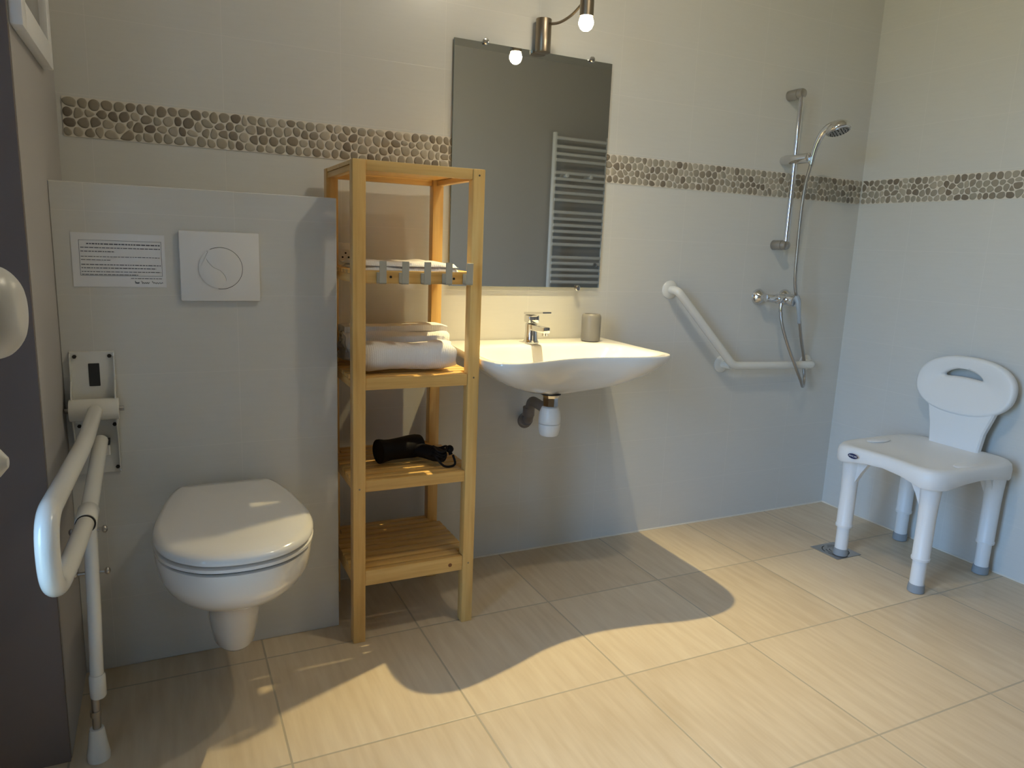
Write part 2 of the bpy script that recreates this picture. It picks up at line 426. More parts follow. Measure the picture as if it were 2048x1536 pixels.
# notice
n_ = thing('paper_notice', 'small printed paper notice taped left of the flush plate', 'notice', (-2.92, -BD, 1.085))
bm = bmesh.new(); box(bm, -3.02, -2.818, -BD-.0012, -BD-.0002, 1.02, 1.149); obj('paper', bm, M['paper'], n_)
bm = bmesh.new(); yy = -BD-.0016
def flat(x0, x1, z0, z1): box(bm, x0, x1, yy, yy+.0005, z0, z1)
fx0, fx1, fz0, fz1 = -3.004, -2.826, 1.047, 1.132
for (a, b, c, e) in ((fx0, fx1, fz0, fz0+.0007), (fx0, fx1, fz1-.0007, fz1), (fx0, fx0+.0007, fz0, fz1), (fx1-.0007, fx1, fz0, fz1)): flat(a, b, c, e)
obj('printed_border', bm, M['ink'], n_)
bm = bmesh.new(); rr = random.Random(4)
for k, (zz, xe, th) in enumerate([(1.1245, 1, .0022), (1.1150, 1, .0022), (1.1060, .42, .0022), (1.0935, 1, .0016), (1.0855, .36, .0016), (1.0745, 1, .0022), (1.0665, .94, .0022), (1.0575, 1, .0018), (1.0505, .7, .0018)]):
    x = fx0+.003 if k else fx0+.016
    end = fx0+.003+(fx1-fx0-.006)*xe
    while x < end:
        wd = rr.uniform(.003, .010); flat(x, min(x+wd, end), zz-th*(.9 if k else 1.3), zz); x += wd+.0016
x = -2.897
while x < fx1-.006: wd = rr.uniform(.004, .009); flat(x, x+wd, 1.0405, 1.0420); x += wd+.0015
for j in range(3):                     # illegible signature at the foot
    xs = (-2.888, -2.874, -2.850)[j]; le = (.009, .018, .024)[j]
    tube(bm, [(xs+le*i/14, yy, 1.0305+.0022*math.sin(i*1.9+j)+(.003 if i < 2 else 0)) for i in range(15)], .0006, 5)
obj('printed_lines', bm, M['ink'], n_)

# ------------------------------------------------------------------ fold-down grab rail
RX = -2.992
g_ = thing('folding_grab_rail', 'white fold-down grab rail with a support leg, left of the toilet', 'grab rail', (RX, -BD, 0))
bm = bmesh.new()
box(bm, -3.041, -2.944, -BD-.004, -BD, .549, .862, .001, 1)
obj('wall_bracket', bm, M['enamel'], g_)
for xs in (-3.041, -2.947):            # side cheeks that bulge at the pivot
    bm = bmesh.new()
    pr = [(0, .549), (.010, .56), (.016, .62), (.040, .69), (.046, .725), (.040, .76), (.014, .79), (.010, .85), (0, .862)]
    A = [bm.verts.new((xs, -BD-a, z)) for a, z in pr]; B = [bm.verts.new((xs+.003, -BD-a, z)) for a, z in pr]
    loft(bm, [A, B], True); obj('bracket_cheek', bm, M['enamel'], g_)
bm = bmesh.new(); cyl(bm, (-3.046, -.336, .722), (-2.939, -.336, .722), .027, 24, .002); obj('pivot_barrel', bm, M['enamel'], g_)
bm = bmesh.new(); cyl(bm, (-3.056, -.336, .722), (-2.928, -.336, .722), .006, 12, .001); obj('pivot_pin', bm, M['steel'], g_)
for xs, zs in ((-3.03, .850), (-2.955, .850), (-3.03, .675), (-2.953, .675), (-2.952, .563)):
    bm = bmesh.new(); cyl(bm, (xs, -BD-.004, zs), (xs, -BD-.008, zs), .005, 6); obj('screw', bm, M['dark'], g_)
bm = bmesh.new(); box(bm, -3.002, -2.978, -BD-.006, -BD-.003, .775, .832, .001, 1); obj('bracket_slot', bm, M['rubber_gap'], g_)
bm = bmesh.new(); box(bm, -2.995, -2.965, -BD-.03, -BD-.003, .628, .64); obj('stop_pad', bm, M['rubber_gap'], g_)
bm = bmesh.new(); box(bm, -2.992, -2.965, -BD-.03, -BD-.003, .600, .628, .002, 1); obj('stop_block', bm, M['enamel'], g_)
loop = arc([(RX+.002, -.345, .722), (RX+.004, -.66, .722), (RX-.008, -1.135, .735), (RX-.008, -1.125, .608), (RX-.002, -.98, .592), (RX+.002, -.67, .568), (RX+.010, -.36, .648)], .075, 10)
bm = bmesh.new(); tube(bm, loop, .0165, 24); obj('rail_tube', bm, M['enamel'], g_, ang=60)
bm = bmesh.new(); cyl(bm, (RX+.002, -.655, .575), (RX+.002, -.725, .572), .0205, 24, .002); obj('clamp', bm, M['enamel'], g_)
bm = bmesh.new(); cyl(bm, (RX+.002, -.724, .572), (RX+.002, -.730, .572), .0188, 24); obj('clamp_ring', bm, M['dark'], g_)
leg = thing('leg', None, None, (0, 0, 0)); leg.parent = g_; leg.location = (.0, -.37, 0)
bm = bmesh.new(); tube(bm, [(RX+.004, -.665, .57), (RX, -.668, .36), (RX-.005, -.67, .17)], [.0135, .0135, .0135], 20)
lathe(bm, [(.0145, 0), (.0165, .004), (.0165, .05), (.0145, .055)], (RX-.004, -.67, .15), (0, 0, 1), 20); obj('leg_tube', bm, M['enamel'], leg)
bm = bmesh.new(); cyl(bm, (RX-.010, -.67, .16), (RX-.012, -.67, .055), .0085, 12); cyl(bm, (RX-.012, -.67, .105), (RX-.012, -.67, .118), .011, 12)
obj('adjusting_rod', bm, M['steel'], leg)
bm = bmesh.new(); lathe(bm, [(.014, .075), (.0155, .070), (.019, .04), (.0225, .018), (.0235, .012), (.0235, .0)], (RX-.012, -.67, 0), (0, 0, 1), 24); obj('rubber_foot', bm, M['enamel'], leg)
for z in (.535, .44):
    bm = bmesh.new(); cyl(bm, (RX-.03, -.667, z), (RX+.03, -.667, z), .004, 10)
    for s in (-1, 1): ellipsoid(bm, (RX+s*.03, -.667, z), .006, .008, .008, 12, 8)
    obj('bolt', bm, M['steel'], leg)

# ------------------------------------------------------------------ framed panel high on the left wall
p_ = thing('framed_panel', 'white-framed dark panel hung high on the left wall', 'wall panel', (XL, -.29, 1.56))
y0, y1, z0, z1 = -.645, -.215, 1.522, 2.12
bm = bmesh.new()
for a in ((y0, y0+.05, z0, z1), (y1-.05, y1, z0, z1), (y0+.05, y1-.05, z0, z0+.055), (y0+.05, y1-.05, z1-.05, z1)): box(bm, XL, XL+.022, a[0], a[1], a[2], a[3], .003, 2)
obj('frame', bm, M['pvc'], p_)
bm = bmesh.new(); box(bm, XL, XL+.006, y0+.045, y1-.045, z0+.045, z1-.045); obj('panel', bm, M['frame_panel'], p_)

# ------------------------------------------------------------------ wooden shelf tower
SX0, SX1, SF, SBK = -2.374, -2.003, -.420, -.052
s_ = thing('wooden_shelf_unit', 'tall narrow pine shelf tower standing between toilet wall and washbasin', 'shelf unit', (-2.19, -.235, 0))
lw = .035
for (x0, y0) in ((SX0, SF), (SX1-lw, SF), (SX0, SBK-lw), (SX1-lw, SBK-lw)):
    bm = bmesh.new(); box(bm, x0, x0+lw, y0, y0+lw, 0, 1.362, .0018, 2); obj('leg', bm, M['pz'], s_)
def shelf(ztop, rail=.034, solid=False, name='shelf'):
    e = .0006; xa, xb = SX0+lw+e, SX1-lw-e; ya, yb = SF+lw+e, SBK-lw-e
    bm = bmesh.new()
    if solid: box(bm, SX0+.002, SX1-.002, ya, yb, ztop-.011, ztop, .001, 1)
    else:
        y = SF+.0295; n = 8; w_ = .032; st = (SBK-.0295-w_-y)/(n-1)
        for k in range(n):
            yy_ = y+k*st; wide = yy_ > SF+lw and yy_+w_ < SBK-lw
            box(bm, (SX0+.003 if wide else xa), (SX1-.003 if wide else xb), yy_, yy_+w_, ztop-.0115, ztop-.0005, .0015, 2)
    sh = obj(name, bm, M['px'], s_)
    for nm, b in (('front_rail', (xa, xb, SF+.004, SF+.024)), ('back_rail', (xa, xb, SBK-.024, SBK-.004))):
        bm = bmesh.new(); box(bm, *b, ztop-rail, ztop, .0015, 2); obj(nm, bm, M['px'], sh)
    for x0 in (SX0+.004, SX1-.024):
        bm = bmesh.new(); box(bm, x0, x0+.020, ya, yb, ztop-rail, ztop-.012, .0015, 2); obj('side_rail', bm, M['py'], sh)
    return sh
shelf(.220, .046); shelf(.4915, .033); shelf(.786, .034); h4 = shelf(1.078, .034); shelf(1.362, .028, True, 'top_shelf')
bm = bmesh.new(); cyl(bm, (SX1-.075, SF+.0042, .196), (SX1-.075, SF+.0035, .196), .006, 12); obj('wood_knot', bm, M['knot'], s_)
for i, xh in enumerate((-2.300, -2.238, -2.176, -2.114, -2.052)):
    bm = bmesh.new(); w_ = .0095
    box(bm, xh-w_, xh+w_, SF-.028, SF-.025, 1.047, 1.105, .0006, 1)      # upright tongue
    box(bm, xh-w_, xh+w_, SF-.026, SF+.0035, 1.044, 1.047, .0006, 1)
    box(bm, xh-w_, xh+w_, SF+.0005, SF+.0035, 1.047, 1.074, .0006, 1)
    obj('hook', bm, M['hook'], s_)
for xs, zs in ((-2.27, 1.062), (-2.088, 1.060)):
    bm = bmesh.new(); cyl(bm, (xs, SF+.0045, zs), (xs, SF+.0028, zs), .0035, 10); obj('screw', bm, M['dark'], s_)
for xs, zs in ((SX1-lw/2, .196), (SX1-lw/2, 1.345), (SX1-lw/2, .775), (SX0+lw/2, .47)):
    bm = bmesh.new(); cyl(bm, (xs, SF+.001, zs), (xs, SF-.0006, zs), .0028, 10); obj('screw', bm, M['nickel'], s_)

# towels -----------------------------------------------------------
def roll_towel(name, x0, x1, cy, z0, hy, hz, turns, th, seed, label):
    """towel rolled and pressed: a thick cloth spiral with a stadium cross-section, swept along x"""
    rnd = random.Random(seed); path = []
    n = int(40*turns)
    for k in range(n+1):
        a = 2*PI*k/40 - PI*.75
        s = 1-(turns*2*PI-(a+PI*.75))/(turns*2*PI)
        q = .18+.82*s
        ca, sa = math.cos(a), math.sin(a); ex = .62
        yy_ = math.copysign(abs(ca)**ex, ca)*(hy-th/2)*q; zz_ = math.copysign(abs(sa)**ex, sa)*(hz-th/2)*q
        path.append((yy_, zz_))
    # drop to the shelf
    bm = bmesh.new(); nx = 26; prev = None
    ph = [rnd.uniform(0, 6.28) for _ in range(6)]
    def cross(i):
        u = i/nx; x = x0+(x1-x0)*u
        endr = 1-.10*max(0, abs(u-.5)*2-.82)/.18
        out = []
        for side in (1, -1):
            rng_ = range(n+1) if side == 1 else range(n, -1, -1)
            for k in rng_:
                a, b = path[max(0, k-1)], path[min(n, k+1)]
                ty_, tz_ = b[0]-a[0], b[1]-a[1]; l = math.hypot(ty_, tz_) or 1
                nyy, nzz = tz_/l, -ty_/l
                wob = .0020*math.sin(2.2*u*PI+ph[0]+k*.05)+.0012*math.sin(9*u+ph[1]+k*.12)+.0004*math.sin(41*u+ph[2]+k*.3)
                if k < n*.5: wob *= .4
                y = (path[k][0]+side*nyy*th*.44)*endr+(nyy*wob if side == 1 or k < n-36 else nyy*wob*.5)
                z = (path[k][1]+side*nzz*th*.44)*endr+nzz*wob
                xx = x + (.006*math.sin(k*.35+ph[3])+.004*math.sin(k*.9+ph[4]))*(1 if u in (0, 1) else 0)
                out.append(Vector((xx, cy+y, max(z0+.0006+.0003*math.sin(k), z0+hz+z))))
        return [bm.verts.new(p) for p in out]
    loft(bm, [cross(i) for i in range(nx+1)], False)
    # end caps as quads across the cloth thickness
    bm.verts.ensure_lookup_table(); m_ = 2*(n+1)
    for base in (0, nx*m_):
        for k in range(n):
            bm.faces.new([bm.verts[base+j] for j in (k, k+1, m_-2-k, m_-1-k)])
    return obj(name, bm, M['towel'], label=label, cat='towel', group='towels on the shelf tower', ang=70)
roll_towel('folded_towel', -2.335, -2.062, -.325, .7856, .070, .0500, 2.6, .020, 5, 'rolled white towel at the front of the towel shelf')
roll_towel('folded_towel', -2.345, -2.020, -.165, .7856, .078, .0620, 2.7, .022, 9, 'thicker rolled white towel behind the front roll')
# flat folded towel on the hook shelf
bm = bmesh.new(); NX, NY = 28, 18
for lay, (zt, sh) in enumerate(((1.0782, 0), (1.0895, .003))):
    xa, xb, ya, yb = -2.345+sh, -2.062-sh, -.398+sh, -.15
    def hh(u, v, top):
        e = min(u, 1-u)*NX/1.6; e = min(1, e); f_e = min(1, min(v, 1-v)*NY/1.4); r_ = math.sqrt(max(0, 1-(1-min(e, f_e))**2))
        th = .0105*r_
        wv = .0025*math.sin(9*u+lay)+.0018*math.sin(13*v+4*u)+.0015*math.sin(23*u+2)
        return zt + (th+max(0, wv) if top else .0003) if top else zt+.0003
    G = [[[bm.verts.new((xa+(xb-xa)*i/NX, ya+(yb-ya)*j/NY, hh(i/NX, j/NY, tp))) for j in range(NY+1)] for i in range(NX+1)] for tp in (0, 1)]
    for tp in (0, 1):
        for i in range(NX):
            for j in range(NY): bm.faces.new((G[tp][i][j], G[tp][i+1][j], G[tp][i+1][j+1], G[tp][i][j+1]))
    rim = [(i, 0) for i in range(NX)]+[(NX, j) for j in range(NY)]+[(i, NY) for i in range(NX, 0, -1)]+[(0, j) for j in range(NY, 0, -1)]
    for a, b in zip(rim, rim[1:]+rim[:1]): bm.faces.new((G[0][a[0]][a[1]], G[0][b[0]][b[1]], G[1][b[0]][b[1]], G[1][a[0]][a[1]]))
obj('folded_towel', bm, M['towel'], label='thin flat folded white towel on the shelf with the hooks', cat='towel', group='towels on the shelf tower', ang=70)

# hair dryer ---------------------------------------------------------
hz = .4915
h_ = thing('hair_dryer', 'black folding hair dryer lying on the third shelf', 'hair dryer', (-2.19, -.25, hz))
bm = bmesh.new(); a0 = Vector((-2.262, -.27, hz+.0385)); a1 = Vector((-2.118, -.235, hz+.0385)); ax = (a1-a0); Lx = ax.length
lathe(bm, [(.024, .004), (.0355, .004), (.0375, 0), (.0375, .006), (.034, .020), (.032, .040), (.0335, .075), (.036, .105), (.0365, .130), (.033, .146), (.022, .152), (.004, .153)], a0, ax, 32)
obj('barrel', bm, M['black'], h_)
bm = bmesh.new(); tube(bm, [(-2.142, -.262, hz+.032), (-2.120, -.285, hz+.032), (-2.098, -.318, hz+.030), (-2.080, -.345, hz+.028)], [.021, .022, .023, .018], 20)
obj('handle', bm, M['black'], h_, ang=60)
bm = bmesh.new()
for k in range(3):
    pts = [(-2.095+.020*math.cos(a)+.004*k, -.330+.026*math.sin(a), hz+.030+.010*k+.006*math.sin(2*a+k)) for a in [R(20*j) for j in range(19)]]
    tube(bm, pts, .0036, 8)
tube(bm, catmull([(-2.108, -.352, hz+.030), (-2.09, -.372, hz+.008), (-2.066, -.374, hz+.0045), (-2.048, -.360, hz+.008), (-2.050, -.345, hz+.030)], 6), .0036, 8)
obj('power_cord', bm, M['black'], h_)
bm = bmesh.new(); ellipsoid(bm, (-2.057, -.335, hz+.047), .012, .013, .012, 14, 10); cyl(bm, (-2.055, -.340, hz+.030), (-2.057, -.336, hz+.042), .006, 10); obj('plug', bm, M['black'], h_)

# ------------------------------------------------------------------ mirror + clips
m_ = thing('wall_mirror', 'frameless rectangular mirror clipped to the wall above the basin', 'mirror', (-1.65, 0, 1.0145))
mx0, mx1, mz0, mz1 = -1.949, -1.350, 1.0145, 1.8044
bm = bmesh.new(); box(bm, mx0, mx1, -.0105, -.0064, mz0, mz1, .0005, 1)
bm.faces.ensure_lookup_table()
for f in bm.faces: f.material_index = 0 if f.calc_center_median().y < -.0104 else 1
obj('mirror_glass', bm, [M['mirror'], M['glass_edge']], m_, ang=10)
for cx_, cz_ in ((-1.842, mz1+.002), (-1.437, mz1+.002), (-1.445, mz0-.002), (-1.85, mz0-.002)):
    bm = bmesh.new(); lathe(bm, [(.006, 0), (.006, .0108), (.0105, .0112), (.0105, .018), (.008, .021), (.002, .022)], (cx_, 0, cz_), (0, -1, 0), 20); obj('mirror_clip', bm, M['chrome'], m_)

# ------------------------------------------------------------------ lamp above the mirror
BP = Vector((-1.613, -.26, 1.840))
l_ = thing('wall_spot_lamp', 'satin metal wall lamp with lit bulb above the mirror', 'lamp', (-1.638, 0, 1.85))
bm = bmesh.new(); cyl(bm, (-1.640, -.028, 1.797), (-1.640, -.028, 1.902), .0265, 28, .0015); box(bm, -1.655, -1.625, -.03, 0, 1.82, 1.88)
obj('lamp_body', bm, M['nickel'], l_)
bm = bmesh.new(); tube(bm, catmull([(-1.632, -.045, 1.885), (-1.620, -.10, 1.878), (-1.614, -.17, 1.885), (-1.612, -.235, 1.905)], 6), .0045, 12); obj('lamp_arm', bm, M['nickel'], l_)
bm = bmesh.new(); lathe(bm, [(.0195, .018), (.0215, .018), (.0215, .12), (.016, .123), (.002, .124), (.002, .122), (.0185, .119), (.0195, .1)], BP, (0, 0, 1), 28, False); obj('lamp_shade', bm, M['nickel'], l_)
bm = bmesh.new(); lathe(bm, [(.001, -.0245), (.010, -.0225), (.018, -.016), (.0225, -.006), (.0235, .002), (.020, .014), (.014, .022), (.012, .05), (.002, .052)], BP, (0, 0, 1), 24); obj('bulb', bm, M['bulb'], l_, ang=80)

# ------------------------------------------------------------------ washbasin
b_ = thing('washbasin', 'wide white wall-hung washbasin with a curved front edge', 'washbasin', (-1.67, 0, .68))
ctrl = [(-1.318, -.001), (-1.320, -.22), (-1.322, -.38), (-1.340, -.455), (-1.395, -.486), (-1.47, -.487), (-1.56, -.470), (-1.65, -.461), (-1.74, -.472), (-1.83, -.502), (-1.91, -.522), (-1.965, -.512), (-1.992, -.470), (-1.996, -.38), (-1.980, -.20), (-1.962, -.001)]
front = catmull([(x, y, 0) for x, y in ctrl], 6)
back = [Vector((-1.965+(-1.318+1.965)*k/24, -.001, 0)) for k in range(1, 24)]
outer = front+back; NO = len(outer); bc = Vector((-1.668, -.285, 0)); RZ = .825
def inner(k):                            # bowl edge, follows the outline with a wide deck at the wall
    p = outer[k]; d = p-bc
    q = bc + d*.90
    ang = math.atan2(d.y, d.x)
    if q.y > -.145: q = bc+d*((-.145-bc.y)/d.y if d.y > 1e-6 else 1); q = q if abs(q.x-bc.x) < .285 else bc+Vector((math.copysign(.285, d.x), q.y-bc.y, 0))
    return q
inn = [inner(k) for k in range(NO)]
for _ in range(5): inn = [(inn[k-1]+2*inn[k]+inn[(k+1) % NO])/4 for k in range(NO)]
def zback(y): return 0
bm = bmesh.new(); rings = []
def ring(f): rings.append([bm.verts.new(f(k)) for k in range(NO)])
def rimz(p): return RZ + .004*min(1, max(0, (-p.y-.30)/.2))
# underside, from drain out
und = [(.05, .681), (.10, .683), (.16, .688), (.28, .697), (.42, .708), (.56, .722), (.70, .741), (.82, .762), (.92, .786), (.975, .803)]
for s, z in und:
    def f(k, s=s, z=z):
        p = outer[k]; q = bc+(p-bc)*s
        bk = max(0, min(1, (q.y+.16)/.16)); return Vector((q.x, min(q.y, -.001), z+ (0 if bk == 0 else .012*bk*(1-s))))
    ring(f)
ring(lambda k: Vector((outer[k].x, outer[k].y, rimz(outer[k])-.010)))
ring(lambda k: Vector((outer[k].x, outer[k].y, rimz(outer[k])-.003)))
ring(lambda k: bc+(outer[k]-bc)*.993+Vector((0, 0, rimz(outer[k]))))
ring(lambda k: (outer[k]*.35+inn[k]*.65)+Vector((0, 0, rimz(outer[k])-.0005)))
for s, z in ((1, .002), (.97, .006), (.92, .020), (.84, .045), (.72, .068), (.55, .085), (.35, .096), (.15, .103), (.06, .108)):
    ring(lambda k, s=s, z=z: bc+(inn[k]-bc)*s+Vector((0, 0, RZ-z)))
loft(bm, rings, True)
obj('basin', bm, M['ceramic'], b_, ang=50)
bm = bmesh.new(); lathe(bm, [(.032, 0), (.032, .004), (.022, .006), (.002, .0065)], (bc.x, bc.y, RZ-.1095), (0, 0, 1), 24); obj('waste_plug', bm, M['chrome'], b_)

# faucet
FX = -1.668
k_ = thing('basin_faucet', 'small square chrome mixer faucet on the washbasin', 'faucet', (FX, -.09, RZ))
bm = bmesh.new(); lathe(bm, [(.029, 0), (.029, .003), (.026, .006), (.0235, .012), (.0215, .04), (.0215, .066), (.018, .068)], (FX, -.09, RZ), (0, 0, 1), 28); obj('faucet_body', bm, M['chrome'], k_)
bm = bmesh.new(); box(bm, FX-.0125, FX+.0125, -.205, -.085, RZ+.046, RZ+.066, .003, 2); cyl(bm, (FX, -.192, RZ+.046), (FX, -.192, RZ+.037), .0105, 20); obj('spout', bm, M['chrome'], k_)
bm = bmesh.new(); box(bm, FX-.021, FX+.021, -.111, -.069, RZ+.070, RZ+.098, .006, 3)
vs = [bm.verts.new(p) for p in ((FX-.021, -.07, RZ+.098), (FX+.021, -.07, RZ+.098), (FX+.016, -.20, RZ+.113), (FX-.016, -.20, RZ+.113), (FX-.021, -.07, RZ+.106), (FX+.021, -.07, RZ+.106), (FX+.016, -.20, RZ+.118), (FX-.016, -.20, RZ+.118))]
for f in [(0,1,2,3),(7,6,5,4),(0,4,5,1),(1,5,6,2),(2,6,7,3),(3,7,4,0)]: bm.faces.new([vs[i] for i in f])
obj('faucet_lever', bm, M['chrome'], k_)
bm = bmesh.new(); cyl(bm, (FX, -.1108, RZ+.084), (FX, -.1125, RZ+.084), .002, 8); obj('indicator', bm, M['dark'], k_)

# tumbler
bm = bmesh.new(); lathe(bm, [(.030, 0), (.0345, .002), (.0355, .006), (.0355, .085), (.034, .094), (.030, .099), (.027, .099), (.025, .094), (.002, .093)], (-1.420, -.085, RZ+.0005), (0, 0, 1), 32)
obj('tumbler', bm, M['tumbler'], label='plain grey cylindrical tumbler standing on the right of the basin deck', cat='tumbler')

# trap
q_ = thing('drain_trap', 'white bottle trap with grey waste pipe under the washbasin', 'drain pipe', (bc.x, bc.y, .53))
tx, ty = -1.678, -.272
bm = bmesh.new(); lathe(bm, [(.034, .0), (.034, .004), (.024, .005)], (tx, ty, .677), (0, 0, 1), 28); obj('seal_ring', bm, M['dark'], q_)
bm = bmesh.new(); lathe(bm, [(.022, 0), (.026, .002), (.026, .030), (.029, .036), (.031, .041)], (tx, ty, .636), (0, 0, 1), 8); obj('chrome_nut', bm, M['chrome'], q_, ang=20)
bm = bmesh.new(); lathe(bm, [(.022, .099), (.028, .096), (.034, .082), (.037, .060), (.037, .044), (.0365, .042)], (tx, ty, .537), (0, 0, 1), 32); 
lathe(bm, [(.0365, .0405), (.037, .039), (.0355, .022), (.032, .004), (.029, 0), (.002, 0)], (tx, ty, .537), (0, 0, 1), 32); obj('trap_bottle', bm, M['plastic'], q_)
bm = bmesh.new(); tube(bm, arc([(tx-.005, ty+.02, .622), (-1.664, -.105, .622), (-1.660, -.085, .545), (-1.632, -.001, .520)], .035, 8), .0175, 20)
tube(bm, [(-1.6645, -.092, .592), (-1.663, -.088, .562)], .0215, 20); lathe(bm, [(.021, 0), (.0235, .003), (.0235, .035), (.020, .038)], (-1.657, -.066, .540), (.2, .97, -.25), 20); lathe(bm, [(.030, 0), (.030, .004), (.02, .008)], (-1.632, 0, .520), (0, -1, 0), 24)
obj('waste_pipe', bm, M['greyplastic'], q_)

# wall socket
e_ = thing('wall_socket', 'round power socket on the wall behind the shelf tower', 'socket', (-2.300, 0, 1.104))
bm = bmesh.new(); box(bm, -2.342, -2.258, -.009, 0, 1.062, 1.146, .003, 2); obj('socket_plate', bm, M['plastic'], e_)
bm = bmesh.new(); lathe(bm, [(.024, 0), (.024, .003), (.021, .0035), (.021, .001), (.002, .001)], (-2.30, -.009, 1.104), (0, -1, 0), 28); obj('socket_well', bm, M['plastic'], e_)
for dx, dz in ((-.0095, -.003), (.0095, -.003), (0, .010)):
    bm = bmesh.new(); cyl(bm, (-2.30+dx, -.0101, 1.104+dz), (-2.30+dx, -.0112, 1.104+dz), .003, 12); obj('socket_hole', bm, M['dark'], e_)

# ------------------------------------------------------------------ angled grab bar
a_ = thing('angled_grab_bar', 'white angled grab bar on the shower wall right of the basin', 'grab bar', (-.70, 0, .70))
gb = [(-1.012, -.004, 1.010), (-1.012, -.052, 1.010), (-.700, -.060, .702), (-.235, -.060, .690), (-.222, -.004, .690)]
bm = bmesh.new(); tube(bm, arc(gb, .030, 8), .0165, 20); obj('bar', bm, M['enamel'], a_, ang=60)
for (x, z) in ((-1.012, 1.010), (-.712, .700), (-.222, .690)):
    bm = bmesh.new(); lathe(bm, [(.036, 0), (.036, .004), (.030, .010), (.017, .013)], (x, 0, z), (0, -1, 0), 28); obj('flange', bm, M['enamel'], a_)
bm = bmesh.new(); cyl(bm, (-.712, -.01, .700), (-.706, -.056, .701), .0155, 20); obj('standoff', bm, M['enamel'], a_)

# ------------------------------------------------------------------ shower
r_ = thing('shower_riser_rail', 'chrome shower riser rail with sliding holder on the back wall', 'shower rail', (-.485, 0, 1.5))
bm = bmesh.new(); cyl(bm, (-.485, -.066, 1.190), (-.485, -.066, 1.815), .0105, 20); obj('rail', bm, M['chrome'], r_)
for z in (1.203, 1.800):
    bm = bmesh.new(); cyl(bm, (-.485, 0, z), (-.485, -.052, z), .0205, 24, .001); lathe(bm, [(.0195, 0), (.0195, .016), (.017, .022), (.008, .026)], (-.485, -.053, z), (0, -1, 0), 24); obj('rail_bracket', bm, M['steel'], r_)
bm = bmesh.new(); cyl(bm, (-.485, -.012, 1.546), (-.485, -.140, 1.546), .0195, 24, .004); lathe(bm, [(.013, 0), (.017, .004), (.017, .02), (.012, .026)], (-.485, -.020, 1.546), (0, 1, 0), 12); obj('slider', bm, M['chrome'], r_)
hs = thing('hand_shower', 'chrome hand shower head resting in the riser holder', 'shower head', (-.470, -.15, 1.56))
hp = [(-.474, -.142, 1.520), (-.473, -.148, 1.56), (-.472, -.160, 1.602), (-.471, -.178, 1.635), (-.470, -.205, 1.655), (-.469, -.235, 1.661)]
bm = bmesh.new(); tube(bm, catmull(hp, 5), [.0095+.006*(k/25) for k in range(26)], 20); obj('handle', bm, M['chrome'], hs)
bm = bmesh.new(); hd = Vector((.05, -.34, -.94)).normalized(); hc = Vector((-.472, -.250, 1.652))
lathe(bm, [(.006, -.020), (.024, -.017), (.038, -.007), (.046, .006), (.048, .015), (.044, .020)], hc, hd, 32, True); obj('head', bm, M['chrome'], hs, ang=60)
bm = bmesh.new(); lathe(bm, [(.038, .0200), (.038, .0225), (.002, .0228)], hc, hd, 28)
A_, B_ = frame(hd)
for rr_, nn in ((.012, 6), (.022, 12), (.032, 18)):
    for k in range(nn):
        o = hc+hd*.0222+rr_*(math.cos(2*PI*k/nn)*A_+math.sin(2*PI*k/nn)*B_); cyl(bm, o, o+hd*.003, .0018, 6, 0, 1)
obj('spray_face', bm, [M['steel'], M['rubber_gap']], hs)
bm = bmesh.new()
hose = catmull([(-.474, -.141, 1.520), (-.468, -.120, 1.45), (-.462, -.108, 1.35), (-.452, -.100, 1.20), (-.438, -.095, 1.05), (-.385, -.082, .93), (-.318, -.050, .81), (-.262, -.026, .72), (-.252, -.027, .66), (-.262, -.045, .615), (-.290, -.065, .595), (-.335, -.090, .630), (-.400, -.100, .715), (-.450, -.092, .81), (-.474, -.080, .885), (-.474, -.070, .925)], 8)
tube(bm, hose, [.0066+.0006*(k % 2) for k in range(len(hose))], 12)
obj('shower_hose', bm, M['steel'], label='grey metal shower hose looping from hand shower down to the mixer', cat='shower hose')
v_ = thing('shower_mixer', 'chrome shower mixer valve with hanging lever on the back wall', 'shower mixer', (-.47, 0, .98))
for x in (-.545, -.395):
    bm = bmesh.new(); lathe(bm, [(.034, 0), (.034, .004), (.028, .016), (.018, .026), (.014, .030), (.014, .05)], (x, 0, .984), (0, -1, 0), 28); obj('wall_rosette', bm, M['chrome'], v_)
bm = bmesh.new(); cyl(bm, (-.560, -.060, .984), (-.500, -.062, .981), .0165, 24, .003); cyl(bm, (-.500, -.062, .981), (-.385, -.064, .980), .021, 24, .004)
cyl(bm, (-.545, -.04, .984), (-.545, -.062, .984), .015, 16); cyl(bm, (-.395, -.04, .984), (-.395, -.062, .984), .015, 16)
cyl(bm, (-.448, -.060, .98), (-.448, -.118, .975), .0235, 28, .004); obj('valve_body', bm, M['chrome'], v_)
bm = bmesh.new(); cyl(bm, (-.474, -.066, .972), (-.474, -.069, .925), .010, 12, .001); obj('hose_nut', bm, M['chrome'], v_)
bm = bmesh.new(); tube(bm, catmull([(-.448, -.119, .992), (-.447, -.130, .975), (-.446, -.138, .94), (-.444, -.142, .905), (-.442, -.143, .885)], 5), [.014, .0135, .013, .0125, .012, .0115, .011, .0105, .010, .0095, .009, .0085, .008, .008, .0075, .0075, .007, .007, .0065, .0065, .006], 14); obj('lever', bm, M['lever'], v_, ang=60)

